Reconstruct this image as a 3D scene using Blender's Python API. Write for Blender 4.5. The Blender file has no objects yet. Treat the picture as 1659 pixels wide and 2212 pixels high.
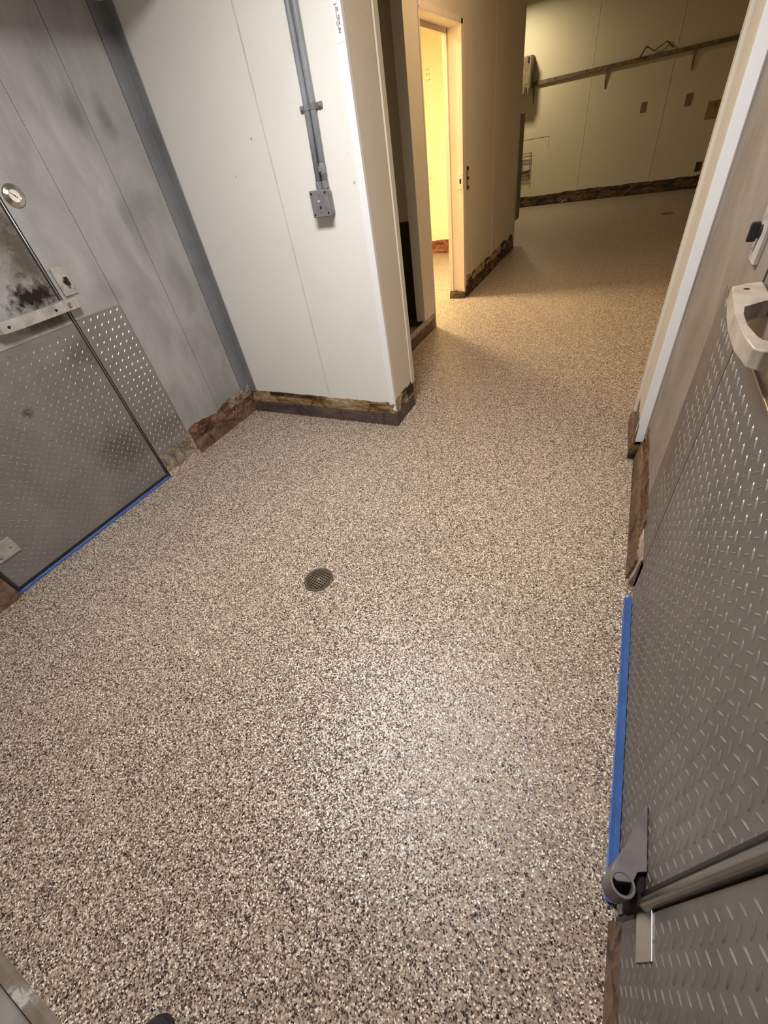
import bpy, bmesh, math, random
from mathutils import Vector, Matrix
random.seed(7)
C = bpy.context.scene.collection
sc = bpy.context.scene

# ------------------------------------------------------------------ camera
cam = bpy.data.objects.new('camera', bpy.data.cameras.new('camera'))
C.objects.link(cam)
r_ = (0.89421167, 0.42417979, -0.14302794)
u_ = (-0.18760364, 0.64521145, 0.74061263)
f_ = (-0.40643617, 0.63543189, -0.65653328)
cam.matrix_world = Matrix(((r_[0], u_[0], -f_[0], 0), (r_[1], u_[1], -f_[1], 0), (r_[2], u_[2], -f_[2], 1.5), (0, 0, 0, 1)))
cam.data.sensor_fit = 'HORIZONTAL'; cam.data.sensor_width = 36
cam.data.lens = 883.244 / 1659 * 36
cam.data.clip_start = 0.02; cam.data.clip_end = 60
sc.camera = cam

# ------------------------------------------------------------------ world, lamps, exposure
w = bpy.data.worlds.new('world'); sc.world = w; w.use_nodes = True
w.node_tree.nodes['Background'].inputs[0].default_value = (1, 0.97, 0.92, 1)
w.node_tree.nodes['Background'].inputs[1].default_value = 0.02
sc.view_settings.view_transform = 'Standard'
sc.view_settings.look = 'None'
sc.view_settings.gamma = 1
sc.view_settings.exposure = 0.0
sc.view_settings.use_curve_mapping = False

#        name, centre, size x, size y, watts, colour, (housing)
LAMPS = [
    ('front', (-0.84, 1.08, 2.50), 0.60, 0.40, 65, (1.0, 0.97, 0.94)),
    ('corridor', (-0.50, 4.30, 3.20), 0.60, 0.30, 39, (1.0, 0.68, 0.37)),
    ('kitchen', (-2.70, 11.30, 3.15), 0.22, 0.22, 50, (1.0, 0.85, 0.54)),
    ('yellow_room', (-2.80, 5.30, 2.60), 0.40, 0.40, 170, (1.0, 0.78, 0.46)),
]

# ------------------------------------------------------------------ node helpers
class NT:
    def __init__(s, name):
        s.m = bpy.data.materials.new(name); s.m.use_nodes = True
        s.t = s.m.node_tree; s.n = s.t.nodes; s.l = s.t.links
        s.b = s.n['Principled BSDF']; s._pos = None
    def node(s, typ, **kw):
        n = s.n.new(typ)
        for k, v in kw.items(): setattr(n, k, v)
        return n
    def setin(s, sock, v):
        if hasattr(v, 'is_output') or isinstance(v, bpy.types.NodeSocket): s.l.new(v, sock)
        else:
            if isinstance(v, (tuple, list)) and len(v) == 3 and sock.type == 'RGBA': v = (*v, 1)
            sock.default_value = v
    @property
    def pos(s):
        if s._pos is None: s._pos = s.node('ShaderNodeNewGeometry').outputs['Position']
        return s._pos
    def xyz(s):
        n = s.node('ShaderNodeSeparateXYZ'); s.l.new(s.pos, n.inputs[0]); return n.outputs
    def scaled(s, sx, sy, sz):
        n = s.node('ShaderNodeVectorMath', operation='MULTIPLY'); s.l.new(s.pos, n.inputs[0]); n.inputs[1].default_value = (sx, sy, sz); return n.outputs[0]
    def noise(s, scale, detail=4, rough=.55, vec=None, dist=0):
        n = s.node('ShaderNodeTexNoise'); s.l.new(vec or s.pos, n.inputs['Vector'])
        n.inputs['Scale'].default_value = scale; n.inputs['Detail'].default_value = detail
        n.inputs['Roughness'].default_value = rough; n.inputs['Distortion'].default_value = dist
        return n.outputs['Fac']
    def voro(s, scale, vec=None, feature='F1', rnd=1):
        n = s.node('ShaderNodeTexVoronoi', feature=feature); s.l.new(vec or s.pos, n.inputs['Vector'])
        n.inputs['Scale'].default_value = scale; n.inputs['Randomness'].default_value = rnd
        return n.outputs
    def ramp(s, fac, stops, interp='LINEAR'):
        n = s.node('ShaderNodeValToRGB'); n.color_ramp.interpolation = interp
        e = n.color_ramp.elements
        while len(e) < len(stops): e.new(0.5)
        for i, (p, c) in enumerate(stops):
            e[i].position = p; e[i].color = (c, c, c, 1) if isinstance(c, (int, float)) else (*c, 1)
        s.l.new(fac, n.inputs[0]); return n.outputs[0]
    def mix(s, fac, a, b, mode='MIX'):
        n = s.node('ShaderNodeMix', data_type='RGBA', blend_type=mode)
        s.setin(n.inputs[0], fac); s.setin(n.inputs[6], a); s.setin(n.inputs[7], b); return n.outputs[2]
    def math(s, op, a, b=0.0, clamp=False):
        n = s.node('ShaderNodeMath', operation=op, use_clamp=clamp); s.setin(n.inputs[0], a); s.setin(n.inputs[1], b); return n.outputs[0]
    def maprange(s, v, a, b, c=0.0, d=1.0):
        n = s.node('ShaderNodeMapRange'); s.setin(n.inputs[0], v)
        for i, q in enumerate((a, b, c, d)): n.inputs[i + 1].default_value = q
        return n.outputs[0]
    def blob(s, cy, cz, ry, rz, ax='YZ', warp=0.35, sc_=6.0):
        """0..1 mask of a soft-edged irregular patch with its own outline"""
        o = s.xyz(); A = o[1] if ax[0] == 'Y' else o[0]; Z = o[2]
        a = s.math('DIVIDE', s.math('SUBTRACT', A, cy), ry); b = s.math('DIVIDE', s.math('SUBTRACT', Z, cz), rz)
        d = s.math('SQRT', s.math('ADD', s.math('MULTIPLY', a, a), s.math('MULTIPLY', b, b)))
        nz = s.math('MULTIPLY', s.math('SUBTRACT', s.noise(sc_, 6, .65), .5), warp * 4)
        return s.maprange(s.math('ADD', d, nz), 1.15, 0.35, 0, 1)
    def bump(s, h, strength=.3, dist=.002):
        n = s.node('ShaderNodeBump'); s.l.new(h, n.inputs['Height']); n.inputs['Strength'].default_value = strength; n.inputs['Distance'].default_value = dist
        s.l.new(n.outputs[0], s.b.inputs['Normal']); return n
    def out(s, color, rough=.5, metal=0.0, spec=None, coat=None):
        s.setin(s.b.inputs['Base Color'], color); s.setin(s.b.inputs['Roughness'], rough); s.setin(s.b.inputs['Metallic'], metal)
        if spec is not None: s.b.inputs['Specular IOR Level'].default_value = spec
        if coat: s.b.inputs['Coat Weight'].default_value = coat[0]; s.b.inputs['Coat Roughness'].default_value = coat[1]
        return s.m

def lin(r, g, b):
    f = lambda c: (c / 255 / 12.92) if c / 255 <= .04045 else ((c / 255 + .055) / 1.055) ** 2.4
    return (f(r), f(g), f(b))

def simple(name, col, rough=.5, metal=0.0, var=.12, scale=12, bump=None):
    t = NT(name)
    n = t.noise(scale, 5, .6)
    c = t.mix(t.ramp(n, [(.3, 0), (.7, 1)]), tuple(x * (1 - var) for x in col), tuple(min(1, x * (1 + var)) for x in col))
    if bump: t.bump(t.noise(bump[0], 3, .6), bump[1], .001)
    return t.out(c, rough, metal)

def mottled(name, stops, scale=9, rough=.75, stretch=(1, 1, 1), bump=.7, crumbs=None, detail=8, grit=0.0):
    t = NT(name)
    v = t.scaled(*stretch)
    n = t.noise(scale, detail, .62, v, dist=.6)
    c = t.ramp(n, stops)
    if crumbs:
        m = t.ramp(t.noise(95, 3, .7), [(.60, 0), (.66, 1)])
        m2 = t.ramp(t.noise(7, 2, .5), [(.48, 0), (.56, 1)])
        c = t.mix(t.math('MULTIPLY', m, m2), c, crumbs)
    if grit:
        g1 = t.ramp(t.noise(scale * 5, 7, .72, t.scaled(*stretch)), [(.36, 0), (.47, 1), (.60, 1), (.70, 0)])
        c = t.mix(t.math('SUBTRACT', grit, t.math('MULTIPLY', g1, grit)), c, lin(38, 27, 20))
        g2 = t.ramp(t.noise(scale * 9, 6, .7), [(.64, 0), (.69, 1)])
        c = t.mix(t.math('MULTIPLY', g2, grit * .8), c, lin(196, 180, 156))
        ck = t.voro(scale * .9, t.scaled(stretch[0], stretch[1], .6), 'DISTANCE_TO_EDGE')['Distance']
        c = t.mix(t.math('MULTIPLY', t.ramp(ck, [(.0, 1), (.035, 0)]), grit), c, lin(26, 18, 14))
    h = t.math('ADD', n, t.math('MULTIPLY', t.noise(60, 5, .7), .4))
    t.bump(h, bump, .01)
    return t.out(c, rough, 0, .35)

# ------------------------------------------------------------------ materials
def mat_floor():
    t = NT('flake_epoxy_floor')
    v1 = t.voro(245); v2 = t.voro(270, t.scaled(1.0, 1.13, 1.0)); v3 = t.voro(95, t.scaled(1.07, 1, 1))
    sep = t.node('ShaderNodeSeparateColor'); t.l.new(v1['Color'], sep.inputs[0])
    base = t.ramp(sep.outputs[0], [
        (0.00, lin(66, 52, 44)), (0.10, lin(104, 88, 76)), (0.26, lin(143, 126, 110)), (0.46, lin(166, 148, 130)),
        (0.66, lin(183, 166, 148)), (0.84, lin(203, 188, 170)), (0.95, lin(226, 215, 200))], 'CONSTANT')
    sep2 = t.node('ShaderNodeSeparateColor'); t.l.new(v2['Color'], sep2.inputs[0])
    dk = t.ramp(sep2.outputs[1], [(0, 0), (.89, 1)], 'CONSTANT')
    wh = t.ramp(sep2.outputs[2], [(0, 0), (.94, 1)], 'CONSTANT')
    base = t.mix(dk, base, lin(38, 32, 32)); base = t.mix(wh, base, lin(250, 240, 226))
    sep3 = t.node('ShaderNodeSeparateColor'); t.l.new(v3['Color'], sep3.inputs[0])
    dk3 = t.ramp(sep3.outputs[0], [(0, 0), (.965, 1)], 'CONSTANT')
    dist = t.ramp(v3['Distance'], [(.38, 1), (.46, 0)])
    base = t.mix(t.math('MULTIPLY', dk3, dist), base, lin(26, 24, 26))
    # each flake lies at its own slight tilt under the clear coat
    g = t.node('ShaderNodeNewGeometry')
    off = t.node('ShaderNodeVectorMath', operation='SUBTRACT'); t.l.new(v1['Color'], off.inputs[0]); off.inputs[1].default_value = (.5, .5, .5)
    sc1 = t.node('ShaderNodeVectorMath', operation='SCALE'); t.l.new(off.outputs[0], sc1.inputs[0]); sc1.inputs['Scale'].default_value = .34
    ad = t.node('ShaderNodeVectorMath', operation='ADD'); t.l.new(g.outputs['Normal'], ad.inputs[0]); t.l.new(sc1.outputs[0], ad.inputs[1])
    nm = t.node('ShaderNodeVectorMath', operation='NORMALIZE'); t.l.new(ad.outputs[0], nm.inputs[0])
    t.l.new(nm.outputs[0], t.b.inputs['Normal'])
    return t.out(base, .34, 0, .5)

def mat_metal(name, base=(.415, .41, .40), brown=0.0, stain=True, rough=.42, metal=.35):
    t = NT(name)
    n = t.noise(3.0, 6, .6, t.scaled(1, 1.4, .8), dist=.8)
    c = t.mix(t.ramp(n, [(.35, 0), (.68, 1)]), tuple(x * .80 for x in base), tuple(x * 1.12 for x in base))
    streak = t.noise(9, 5, .6, t.scaled(1, 5, .7))
    c = t.mix(t.math('MULTIPLY', t.ramp(streak, [(.52, 0), (.75, 1)]), .16), c, tuple(x * .55 for x in base))
    if brown:
        n2 = t.noise(1.6, 5, .6)
        c = t.mix(t.math('MULTIPLY', t.ramp(n2, [(.35, 0), (.65, 1)]), brown), c, lin(118, 96, 78))
    sp = t.ramp(t.noise(110, 2, .5), [(.70, 0), (.74, 1)])
    c = t.mix(t.math('MULTIPLY', sp, .35), c, tuple(x * .4 for x in base))
    r = t.ramp(t.noise(7, 5, .6), [(.3, rough - .08), (.7, rough + .14)])
    t.bump(t.noise(2.2, 2, .5), .12, .004)
    return t, c, r, metal

def mk(t, c, r, m): return t.out(c, r, m)

M = {}
M['floor'] = mat_floor()
M['metal'] = mk(*mat_metal('worn_grey_metal_sheet'))
# left wall metal with hand smudges
t, c, r, m_ = mat_metal('smudged_grey_metal_sheet')
for (cy, cz, ry, rz, k) in [(1.92, 1.86, .06, .10, .5), (2.08, 1.83, .05, .10, .5), (2.02, 1.45, .10, .14, .28), (2.12, 1.0, .08, .18, .3), (1.95, 1.35, .05, .2, .25), (1.8, .9, .1, .3, .2), (1.62, 1.13, .09, .07, .25)]:
    c = t.mix(t.math('MULTIPLY', t.blob(cy, cz, ry, rz, warp=.22, sc_=9), k), c, lin(92, 88, 88))
M['metal_left'] = t.out(c, r, m_)
M['metal_blue'] = mk(*mat_metal('blue_grey_metal_trim', (.265, .272, .282)))
# left door upper skin with black-brown mildew
t, c, r, m_ = mat_metal('mildewed_door_skin')
mm = t.blob(1.29, 1.42, .13, .36, warp=.6, sc_=17)
c = t.mix(t.math('MULTIPLY', mm, .62), c, lin(96, 80, 60))
mm = t.blob(1.31, 1.36, .07, .26, warp=.7, sc_=30)
c = t.mix(t.math('MULTIPLY', mm, .6), c, lin(60, 46, 32))
mm = t.blob(1.24, 1.205, .13, .07, warp=.75, sc_=30)
c = t.mix(t.math('MULTIPLY', mm, 1.0), c, lin(34, 26, 20))
mm = t.blob(1.22, 1.09, .14, .035, warp=.5, sc_=22)
c = t.mix(t.math('MULTIPLY', mm, .7), c, lin(52, 48, 40))
M['door_left'] = t.out(c, t.mix(mm, r, (.7, .7, .7)), t.math('SUBTRACT', m_, t.math('MULTIPLY', mm, .3)))
# right wall and door: browner
t, c, r, m_ = mat_metal('brown_worn_metal_sheet', (.39, .345, .30), .45, rough=.45)
M['metal_right'] = t.out(c, r, .35)
t, c, r, m_ = mat_metal('brown_stained_door_skin', (.34, .31, .28), .3)
mm = t.blob(1.12, 1.24, .22, .16, warp=.5, sc_=14)
c = t.mix(t.math('MULTIPLY', mm, .9), c, lin(48, 38, 30))
M['door_right'] = t.out(c, r, .35)

def mat_tread(name, base, worn, wc):
    t = NT(name)
    n = t.noise(4, 6, .6, dist=.5)
    c = t.mix(t.ramp(n, [(.3, 0), (.7, 1)]), tuple(x * .84 for x in base), tuple(x * 1.1 for x in base))
    n2 = t.noise(2.3, 4, .6)
    c = t.mix(t.math('MULTIPLY', t.ramp(n2, [(.5, 0), (.7, 1)]), .5), c, (base[0] * .82, base[1] * .9, base[2] * .86))
    for (cy, cz, ry, rz, k, s_) in worn:
        c = t.mix(t.math('MULTIPLY', t.blob(cy, cz, ry, rz, warp=.5, sc_=s_), k), c, wc)
    r = t.ramp(t.noise(12, 5, .6), [(.3, .32), (.7, .5)])
    t.bump(t.noise(40, 4, .7), .10, .002)
    return t.out(c, r, .6)
M['tread_bar'] = simple('rubbed_tread_bars', (.33, .318, .308), .38, .6, var=.25, scale=20)
M['tread_left'] = mat_tread('tread_plate_left', (.30, .28, .272), [(1.30, .90, .10, .08, .5, 14), (1.22, .35, .20, .16, .55, 12), (.88, .76, .03, .03, .8, 20)], lin(88, 80, 68))
M['tread_frame'] = mat_tread('tread_plate_frame', (.31, .29, .282), [(1.5, .3, .2, .1, .3, 14)], lin(90, 82, 70))
M['tread_right'] = mat_tread('tread_plate_right', (.215, .195, .185), [(1.0, .22, .22, .10, .6, 14), (.7, .16, .28, .09, .6, 14), (1.3, .35, .15, .15, .5, 10)], lin(104, 92, 74))
M['tread_worn'] = mat_tread('tread_plate_worn', (.235, .212, .195), [(1.5, .5, .3, .5, .5, 5)], lin(110, 98, 84))

def mat_frp(name, col, rough=.38, seam=None):
    t = NT(name)
    n = t.noise(1.1, 4, .5)
    c = t.mix(t.ramp(n, [(.3, 0), (.7, 1)]), tuple(x * .965 for x in col), tuple(min(1, x * 1.03) for x in col))
    sp = t.ramp(t.noise(28, 2, .5, t.scaled(1, 1, .7)), [(.765, 0), (.785, 1)])
    c = t.mix(t.math('MULTIPLY', sp, .7), c, tuple(x * .35 for x in col))
    gr = t.ramp(t.noise(2.5, 6, .7), [(.55, 0), (.8, 1)])
    c = t.mix(t.math('MULTIPLY', gr, .18), c, tuple(x * .6 for x in col))
    t.bump(t.noise(190, 2, .5), .35, .0012)
    return t.out(c, rough, 0, .5)
M['frp'] = mat_frp('white_wall_panel', (.80, .79, .745))
M['white_trim'] = mat_frp('white_corner_strip', (.84, .835, .85))
M['beige'] = mat_frp('cream_wall_panel', (.70, .64, .53), .5)
M['cream'] = mat_frp('cream_kitchen_panel', (.64, .585, .45), .45)
M['seam'] = simple('panel_joint_strip', (.62, .60, .52), .5)
M['yellow'] = mat_frp('yellow_room_panel', (.84, .77, .52), .45)
M['jamb'] = mottled('painted_door_jamb', [(.2, lin(222, 205, 188)), (.6, lin(234, 218, 202)), (.80, lin(200, 176, 156))], 5, .5, (3, 3, .5), .12)
M['ceiling'] = simple('ceiling_paint', (.62, .61, .58), .8)
M['dark'] = simple('dark_void', (.010, .009, .008), .8)
M['darkpanel'] = simple('dark_brown_panel', (.030, .024, .017), .45, var=.3)
M['gasket'] = simple('black_rubber_gasket', (.018, .017, .016), .55)
M['steel'] = simple('bare_steel_edge', (.48, .46, .43), .28, .9)
M['cast'] = mottled('weathered_cast_metal', [(.25, lin(120, 114, 108)), (.5, lin(164, 158, 150)), (.75, lin(190, 184, 176))], 14, .42, bump=.15)
t = NT('rubbed_brown_cast_metal'); M['cast_brown'] = t.out(t.ramp(t.noise(14, 8, .6), [(.25, lin(150, 138, 124)), (.5, lin(190, 180, 168)), (.75, lin(208, 200, 188))]), .40, .45)
M['cast_dark'] = mottled('dull_grey_hinge_metal', [(.3, lin(88, 84, 84)), (.7, lin(122, 116, 114))], 14, .4, bump=.12)
M['chrome'] = simple('chrome_flange', (.60, .54, .49), .18, 1.0)
M['dial'] = simple('gauge_dial_face', (.78, .75, .68), .4)
M['black'] = simple('black_plastic', (.012, .012, .013), .4)
M['hole'] = simple('hole_and_shade_black', (.006, .005, .005), .9)  # also blackens the block that stands for shade at the right hinge
M['tape'] = simple('blue_masking_tape', lin(54, 90, 154), .55, var=.22, scale=14, bump=(60, .3))
M['conduit'] = mottled('grey_conduit_paint', [(.3, lin(120, 124, 130)), (.7, lin(150, 153, 158))], 8, .3, bump=.1)
M['jbox'] = mottled('grey_cast_box_paint', [(.25, lin(104, 104, 106)), (.6, lin(128, 128, 130)), (.85, lin(150, 150, 150))], 18, .35, bump=.2)
M['grate'] = simple('worn_grate_bars', lin(150, 136, 112), .4, .3)
M['drain'] = mottled('tarnished_drain_metal', [(.3, lin(58, 54, 44)), (.6, lin(92, 84, 70)), (.8, lin(140, 128, 104))], 60, .4, bump=.4)
M['base_brown'] = mottled('rusty_cove_base', [(.22, lin(52, 32, 22)), (.42, lin(92, 54, 38)), (.55, lin(112, 82, 62)), (.68, lin(150, 118, 92)), (.8, lin(70, 40, 30))], 9, .55, (1, .7, 1.6), crumbs=lin(215, 200, 180), grit=0.75)
M['base_low'] = mottled('brown_lower_base', [(.25, lin(64, 44, 30)), (.42, lin(104, 80, 62)), (.6, lin(128, 104, 86)), (.78, lin(84, 60, 44))], 6, .5, (1, .6, 1.5), bump=.4, grit=0.6)
M['base_purple'] = mottled('dark_purple_grey_base', [(.25, lin(58, 50, 52)), (.45, lin(82, 70, 70)), (.60, lin(98, 80, 72)), (.78, lin(132, 108, 92))], 5, .5, (.6, 1, 1.6), bump=.4, grit=0.45)
M['base_tan'] = mottled('torn_plywood_base', [(.28, lin(66, 46, 30)), (.42, lin(138, 104, 62)), (.55, lin(166, 142, 108)), (.66, lin(190, 174, 146)), (.80, lin(98, 76, 56))], 7, .75, (.5, .5, 2.2), grit=0.7)
M['base_black'] = mottled('burnt_brown_base', [(.30, lin(26, 17, 12)), (.46, lin(52, 36, 25)), (.57, lin(112, 84, 56)), (.66, lin(60, 42, 28)), (.8, lin(170, 148, 116))], 6, .5, (.7, .7, 1.8), grit=0.6)
M['base_flaked'] = mottled('flaked_cream_over_black', [(.36, lin(34, 24, 16)), (.44, lin(70, 52, 36)), (.50, lin(176, 156, 124)), (.62, lin(190, 172, 142)), (.68, lin(44, 32, 22))], 5, .7, (.7, .7, 1.6), grit=.5)
M['base_rust'] = mottled('rust_red_base', [(.28, lin(70, 34, 20)), (.48, lin(120, 66, 44)), (.62, lin(158, 104, 76)), (.78, lin(210, 170, 140))], 12, .3, (.6, 1, 2), grit=0.6)
M['concrete'] = mottled('crumbling_mortar', [(.25, lin(92, 78, 64)), (.45, lin(136, 120, 102)), (.62, lin(174, 160, 142)), (.78, lin(108, 92, 78))], 16, .9, crumbs=lin(222, 212, 196), grit=0.7)
M['plaster'] = mottled('pale_worn_frame_foot', [(.3, lin(150, 132, 116)), (.6, lin(198, 178, 160)), (.8, lin(220, 205, 190))], 12, .8, grit=0.5)
M['curb'] = mottled('brown_curb', [(.3, lin(82, 64, 48)), (.6, lin(122, 100, 78)), (.8, lin(150, 128, 102))], 6, .6, bump=.3, grit=0.4)
M['cabinet'] = simple('brown_grey_cabinet', lin(112, 96, 76), .5, .2)
M['rail'] = mottled('grimy_shelf_metal', [(.3, lin(84, 72, 58)), (.6, lin(120, 106, 88)), (.8, lin(160, 145, 122))], 10, .45, bump=.3)
M['stain'] = simple('faded_patch', lin(150, 132, 98), .6)
M['outlet'] = simple('ivory_outlet_plate', lin(226, 212, 168), .4)
M['plate_brown'] = simple('brown_cover_plate', lin(120, 104, 82), .5)
M['black_plate'] = simple('dark_bronze_plate', lin(58, 50, 38), .45, .3)
M['white_plastic'] = simple('white_plastic', (.75, .73, .66), .4)
M['paper'] = simple('white_sticker', (.84, .82, .82), .5, var=.02)
M['ink'] = simple('black_ink', lin(86, 80, 80), .6)
M['leather'] = simple('black_shoe_leather', (.02, .02, .021), .45, bump=(90, .3))
M['rubber'] = simple('black_shoe_sole', (.012, .012, .012), .7)

# ------------------------------------------------------------------ mesh helpers
class MB:
    def __init__(s): s.bm = bmesh.new(); s.mats = []; s.mi = 0
    def use(s, m):
        if m not in s.mats: s.mats.append(m)
        s.mi = s.mats.index(m); return s
    def _mark(s, faces):
        for f in faces: f.material_index = s.mi
    def box(s, lo, hi, bev=0, seg=2):
        lo = Vector(lo); hi = Vector(hi)
        vs = [s.bm.verts.new((x, y, z)) for x in (lo.x, hi.x) for y in (lo.y, hi.y) for z in (lo.z, hi.z)]
        fs = [s.bm.faces.new([vs[i] for i in q]) for q in ((0, 1, 3, 2), (4, 6, 7, 5), (0, 4, 5, 1), (2, 3, 7, 6), (0, 2, 6, 4), (1, 5, 7, 3))]
        s._mark(fs)
        if bev:
            r = bmesh.ops.bevel(s.bm, geom=list({e for f in fs for e in f.edges}), offset=bev, segments=seg, affect='EDGES', profile=.5)
            s._mark(r['faces'])
        return s
    def prism(s, pts, axis, a, b, bev=0):
        """pts: 2D outline; axis: 0/1/2 extrude axis; other two coords in order"""
        def P(p, q):
            v = [p[0], p[1]]; v.insert(axis, q); return v
        A = [s.bm.verts.new(P(p, a)) for p in pts]; B = [s.bm.verts.new(P(p, b)) for p in pts]
        fs = [s.bm.faces.new(A), s.bm.faces.new(B[::-1])]
        n = len(pts)
        for i in range(n): fs.append(s.bm.faces.new([A[i], B[i], B[(i + 1) % n], A[(i + 1) % n]]))
        s._mark(fs)
        if bev:
            r = bmesh.ops.bevel(s.bm, geom=list({e for f in fs for e in f.edges}), offset=bev, segments=2, affect='EDGES', profile=.5)
            s._mark(r['faces'])
        return s
    def tube(s, path, rad, seg=12, cap=True):
        path = [Vector(p) for p in path]; rings = []
        rads = rad if isinstance(rad, (list, tuple)) else [rad] * len(path)
        up = None
        for i, p in enumerate(path):
            d = (path[min(i + 1, len(path) - 1)] - path[max(i - 1, 0)]).normalized()
            if up is None:
                up = Vector((0, 0, 1)) if abs(d.z) < .9 else Vector((1, 0, 0))
            a = d.cross(up).normalized(); b = a.cross(d).normalized(); up = b
            rings.append([s.bm.verts.new(p + (a * math.cos(2 * math.pi * k / seg) + b * math.sin(2 * math.pi * k / seg)) * rads[i]) for k in range(seg)])
        fs = []
        for i in range(len(rings) - 1):
            for k in range(seg):
                f = s.bm.faces.new([rings[i][k], rings[i][(k + 1) % seg], rings[i + 1][(k + 1) % seg], rings[i + 1][k]]); f.smooth = True; fs.append(f)
        if cap: fs.append(s.bm.faces.new(rings[0][::-1])); fs.append(s.bm.faces.new(rings[-1]))
        s._mark(fs); return s
    def lathe(s, prof, origin, axis, seg=32):
        """prof: list of (radius, height) along axis from origin"""
        o = Vector(origin); d = Vector(axis).normalized()
        up = Vector((0, 0, 1)) if abs(d.z) < .9 else Vector((1, 0, 0))
        a = d.cross(up).normalized(); b = a.cross(d).normalized()
        rings = []
        for (r, h) in prof:
            if r < 1e-6: rings.append([s.bm.verts.new(o + d * h)])
            else: rings.append([s.bm.verts.new(o + d * h + (a * math.cos(2 * math.pi * k / seg) + b * math.sin(2 * math.pi * k / seg)) * r) for k in range(seg)])
        fs = []
        for i in range(len(rings) - 1):
            A, B = rings[i], rings[i + 1]
            for k in range(seg):
                k2 = (k + 1) % seg
                if len(A) == 1 and len(B) == 1: continue
                if len(A) == 1: f = s.bm.faces.new([A[0], B[k2], B[k]])
                elif len(B) == 1: f = s.bm.faces.new([A[k], A[k2], B[0]])
                else: f = s.bm.faces.new([A[k], A[k2], B[k2], B[k]])
                fs.append(f)
        s._mark(fs); return s
    def lozenges(s, X, nx, y0, y1, z0, z1, h=.0021, py=.0433, pz=.0413, L=.0145, W=.0030, skip=None, oy=0, oz=0, turn=1):
        """raised tread bars on a plate in the plane x = X, standing off along nx"""
        i0 = int(y0 / py) - 1; i1 = int(y1 / py) + 2; j0 = int(z0 / pz) - 1; j1 = int(z1 / pz) + 2
        mi = s.mi
        if s.mats: s.use(M['tread_bar']); mi = s.mi
        for i in range(i0, i1):
            for j in range(j0, j1):
                for typ in (0, 1):
                    cy = (i + .5 * typ) * py + oy; cz = (j + .5 * typ) * pz + oz
                    dy, dz = (.7071, .7071) if typ == 0 else (.7071, -.7071)
                    ex, ez = -dz, dy
                    if not (y0 + .010 < cy < y1 - .010 and z0 + .010 < cz < z1 - .010): continue
                    if skip and skip(cy, cz): continue
                    def V(a, b, hh): return s.bm.verts.new((X + nx * hh, cy + dy * a + ex * b, cz + dz * a + ez * b))
                    tip1 = V(L, 0, -.0002); tip2 = V(-L, 0, -.0002)
                    m1, m2 = V(.45 * L, W * .78, -.0002), V(-.45 * L, W * .78, -.0002)
                    n1, n2 = V(.45 * L, -W * .78, -.0002), V(-.45 * L, -W * .78, -.0002)
                    mm, nn = V(0, W, -.0002), V(0, -W, -.0002)
                    a1, a0, a2 = V(.62 * L, 0, h * .84), V(0, 0, h), V(-.62 * L, 0, h * .84)
                    for q in ((tip1, m1, a1), (m1, mm, a0, a1), (mm, m2, a2, a0), (m2, tip2, a2), (tip2, n2, a2), (n2, nn, a0, a2), (nn, n1, a1, a0), (n1, tip1, a1)):
                        f = s.bm.faces.new(q); f.material_index = mi
        return s
    def build(s, name, mat=None, parent=None, loc=None, smooth=False, recalc=True):
        if recalc: bmesh.ops.recalc_face_normals(s.bm, faces=s.bm.faces)
        base = root_loc(parent) if parent else Vector(loc or (0, 0, 0))
        bmesh.ops.translate(s.bm, verts=s.bm.verts, vec=-base)
        me = bpy.data.meshes.new(name); s.bm.to_mesh(me); s.bm.free()
        for m in (s.mats or [mat]): me.materials.append(m)
        if smooth:
            for p in me.polygons: p.use_smooth = True
        o = bpy.data.objects.new(name, me); C.objects.link(o)
        if parent: o.parent = parent
        else: o.location = base
        return o

def root_loc(o):
    v = Vector((0, 0, 0))
    while o: v += Vector(o.location); o = o.parent
    return v
def thing(name, label, cat, loc=(0, 0, 0), group=None):
    o = bpy.data.objects.new(name, None); C.objects.link(o); o.location = loc; o.empty_display_size = .05
    o['label'] = label; o['category'] = cat
    if group: o['group'] = group
    return o
def tag(o, label, cat, group=None):
    o['label'] = label; o['category'] = cat
    if group: o['group'] = group
    return o
def struct(o, label=None):
    o['kind'] = 'structure'
    if label: o['label'] = label
    return o
def part(o, label): o['label'] = label; return o
def rect(lo, hi, bev=0): return MB().box(lo, hi, bev)

XL = -2.575; XR = .29; YW = 2.35; YR = 2.655

# ================================================================== STRUCTURE
b = MB(); b.box((-5.2, -1.8, -.06), (3.2, 13.0, 0)); 
fl = struct(b.build('floor', M['floor']), 'tan flake epoxy floor with cream, brown and black chips')
b = MB(); b.box((-3.0, -1.8, 2.62), (.6, 2.655, 2.70)); b.box((XL, -.55, 2.25), (-1.95, 2.35, 2.62))  # second box: added unseen soffit, darkens the top of the left wall corner
struct(b.build('ceiling', M['ceiling']), 'ceiling of the front room with an added unseen soffit that shades the upper left wall')
b = MB(); b.box((-5.2, 2.66, 3.3), (3.2, 13.0, 3.4))
struct(b.build('ceiling', M['ceiling']), 'ceiling over corridor and kitchen')

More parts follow.
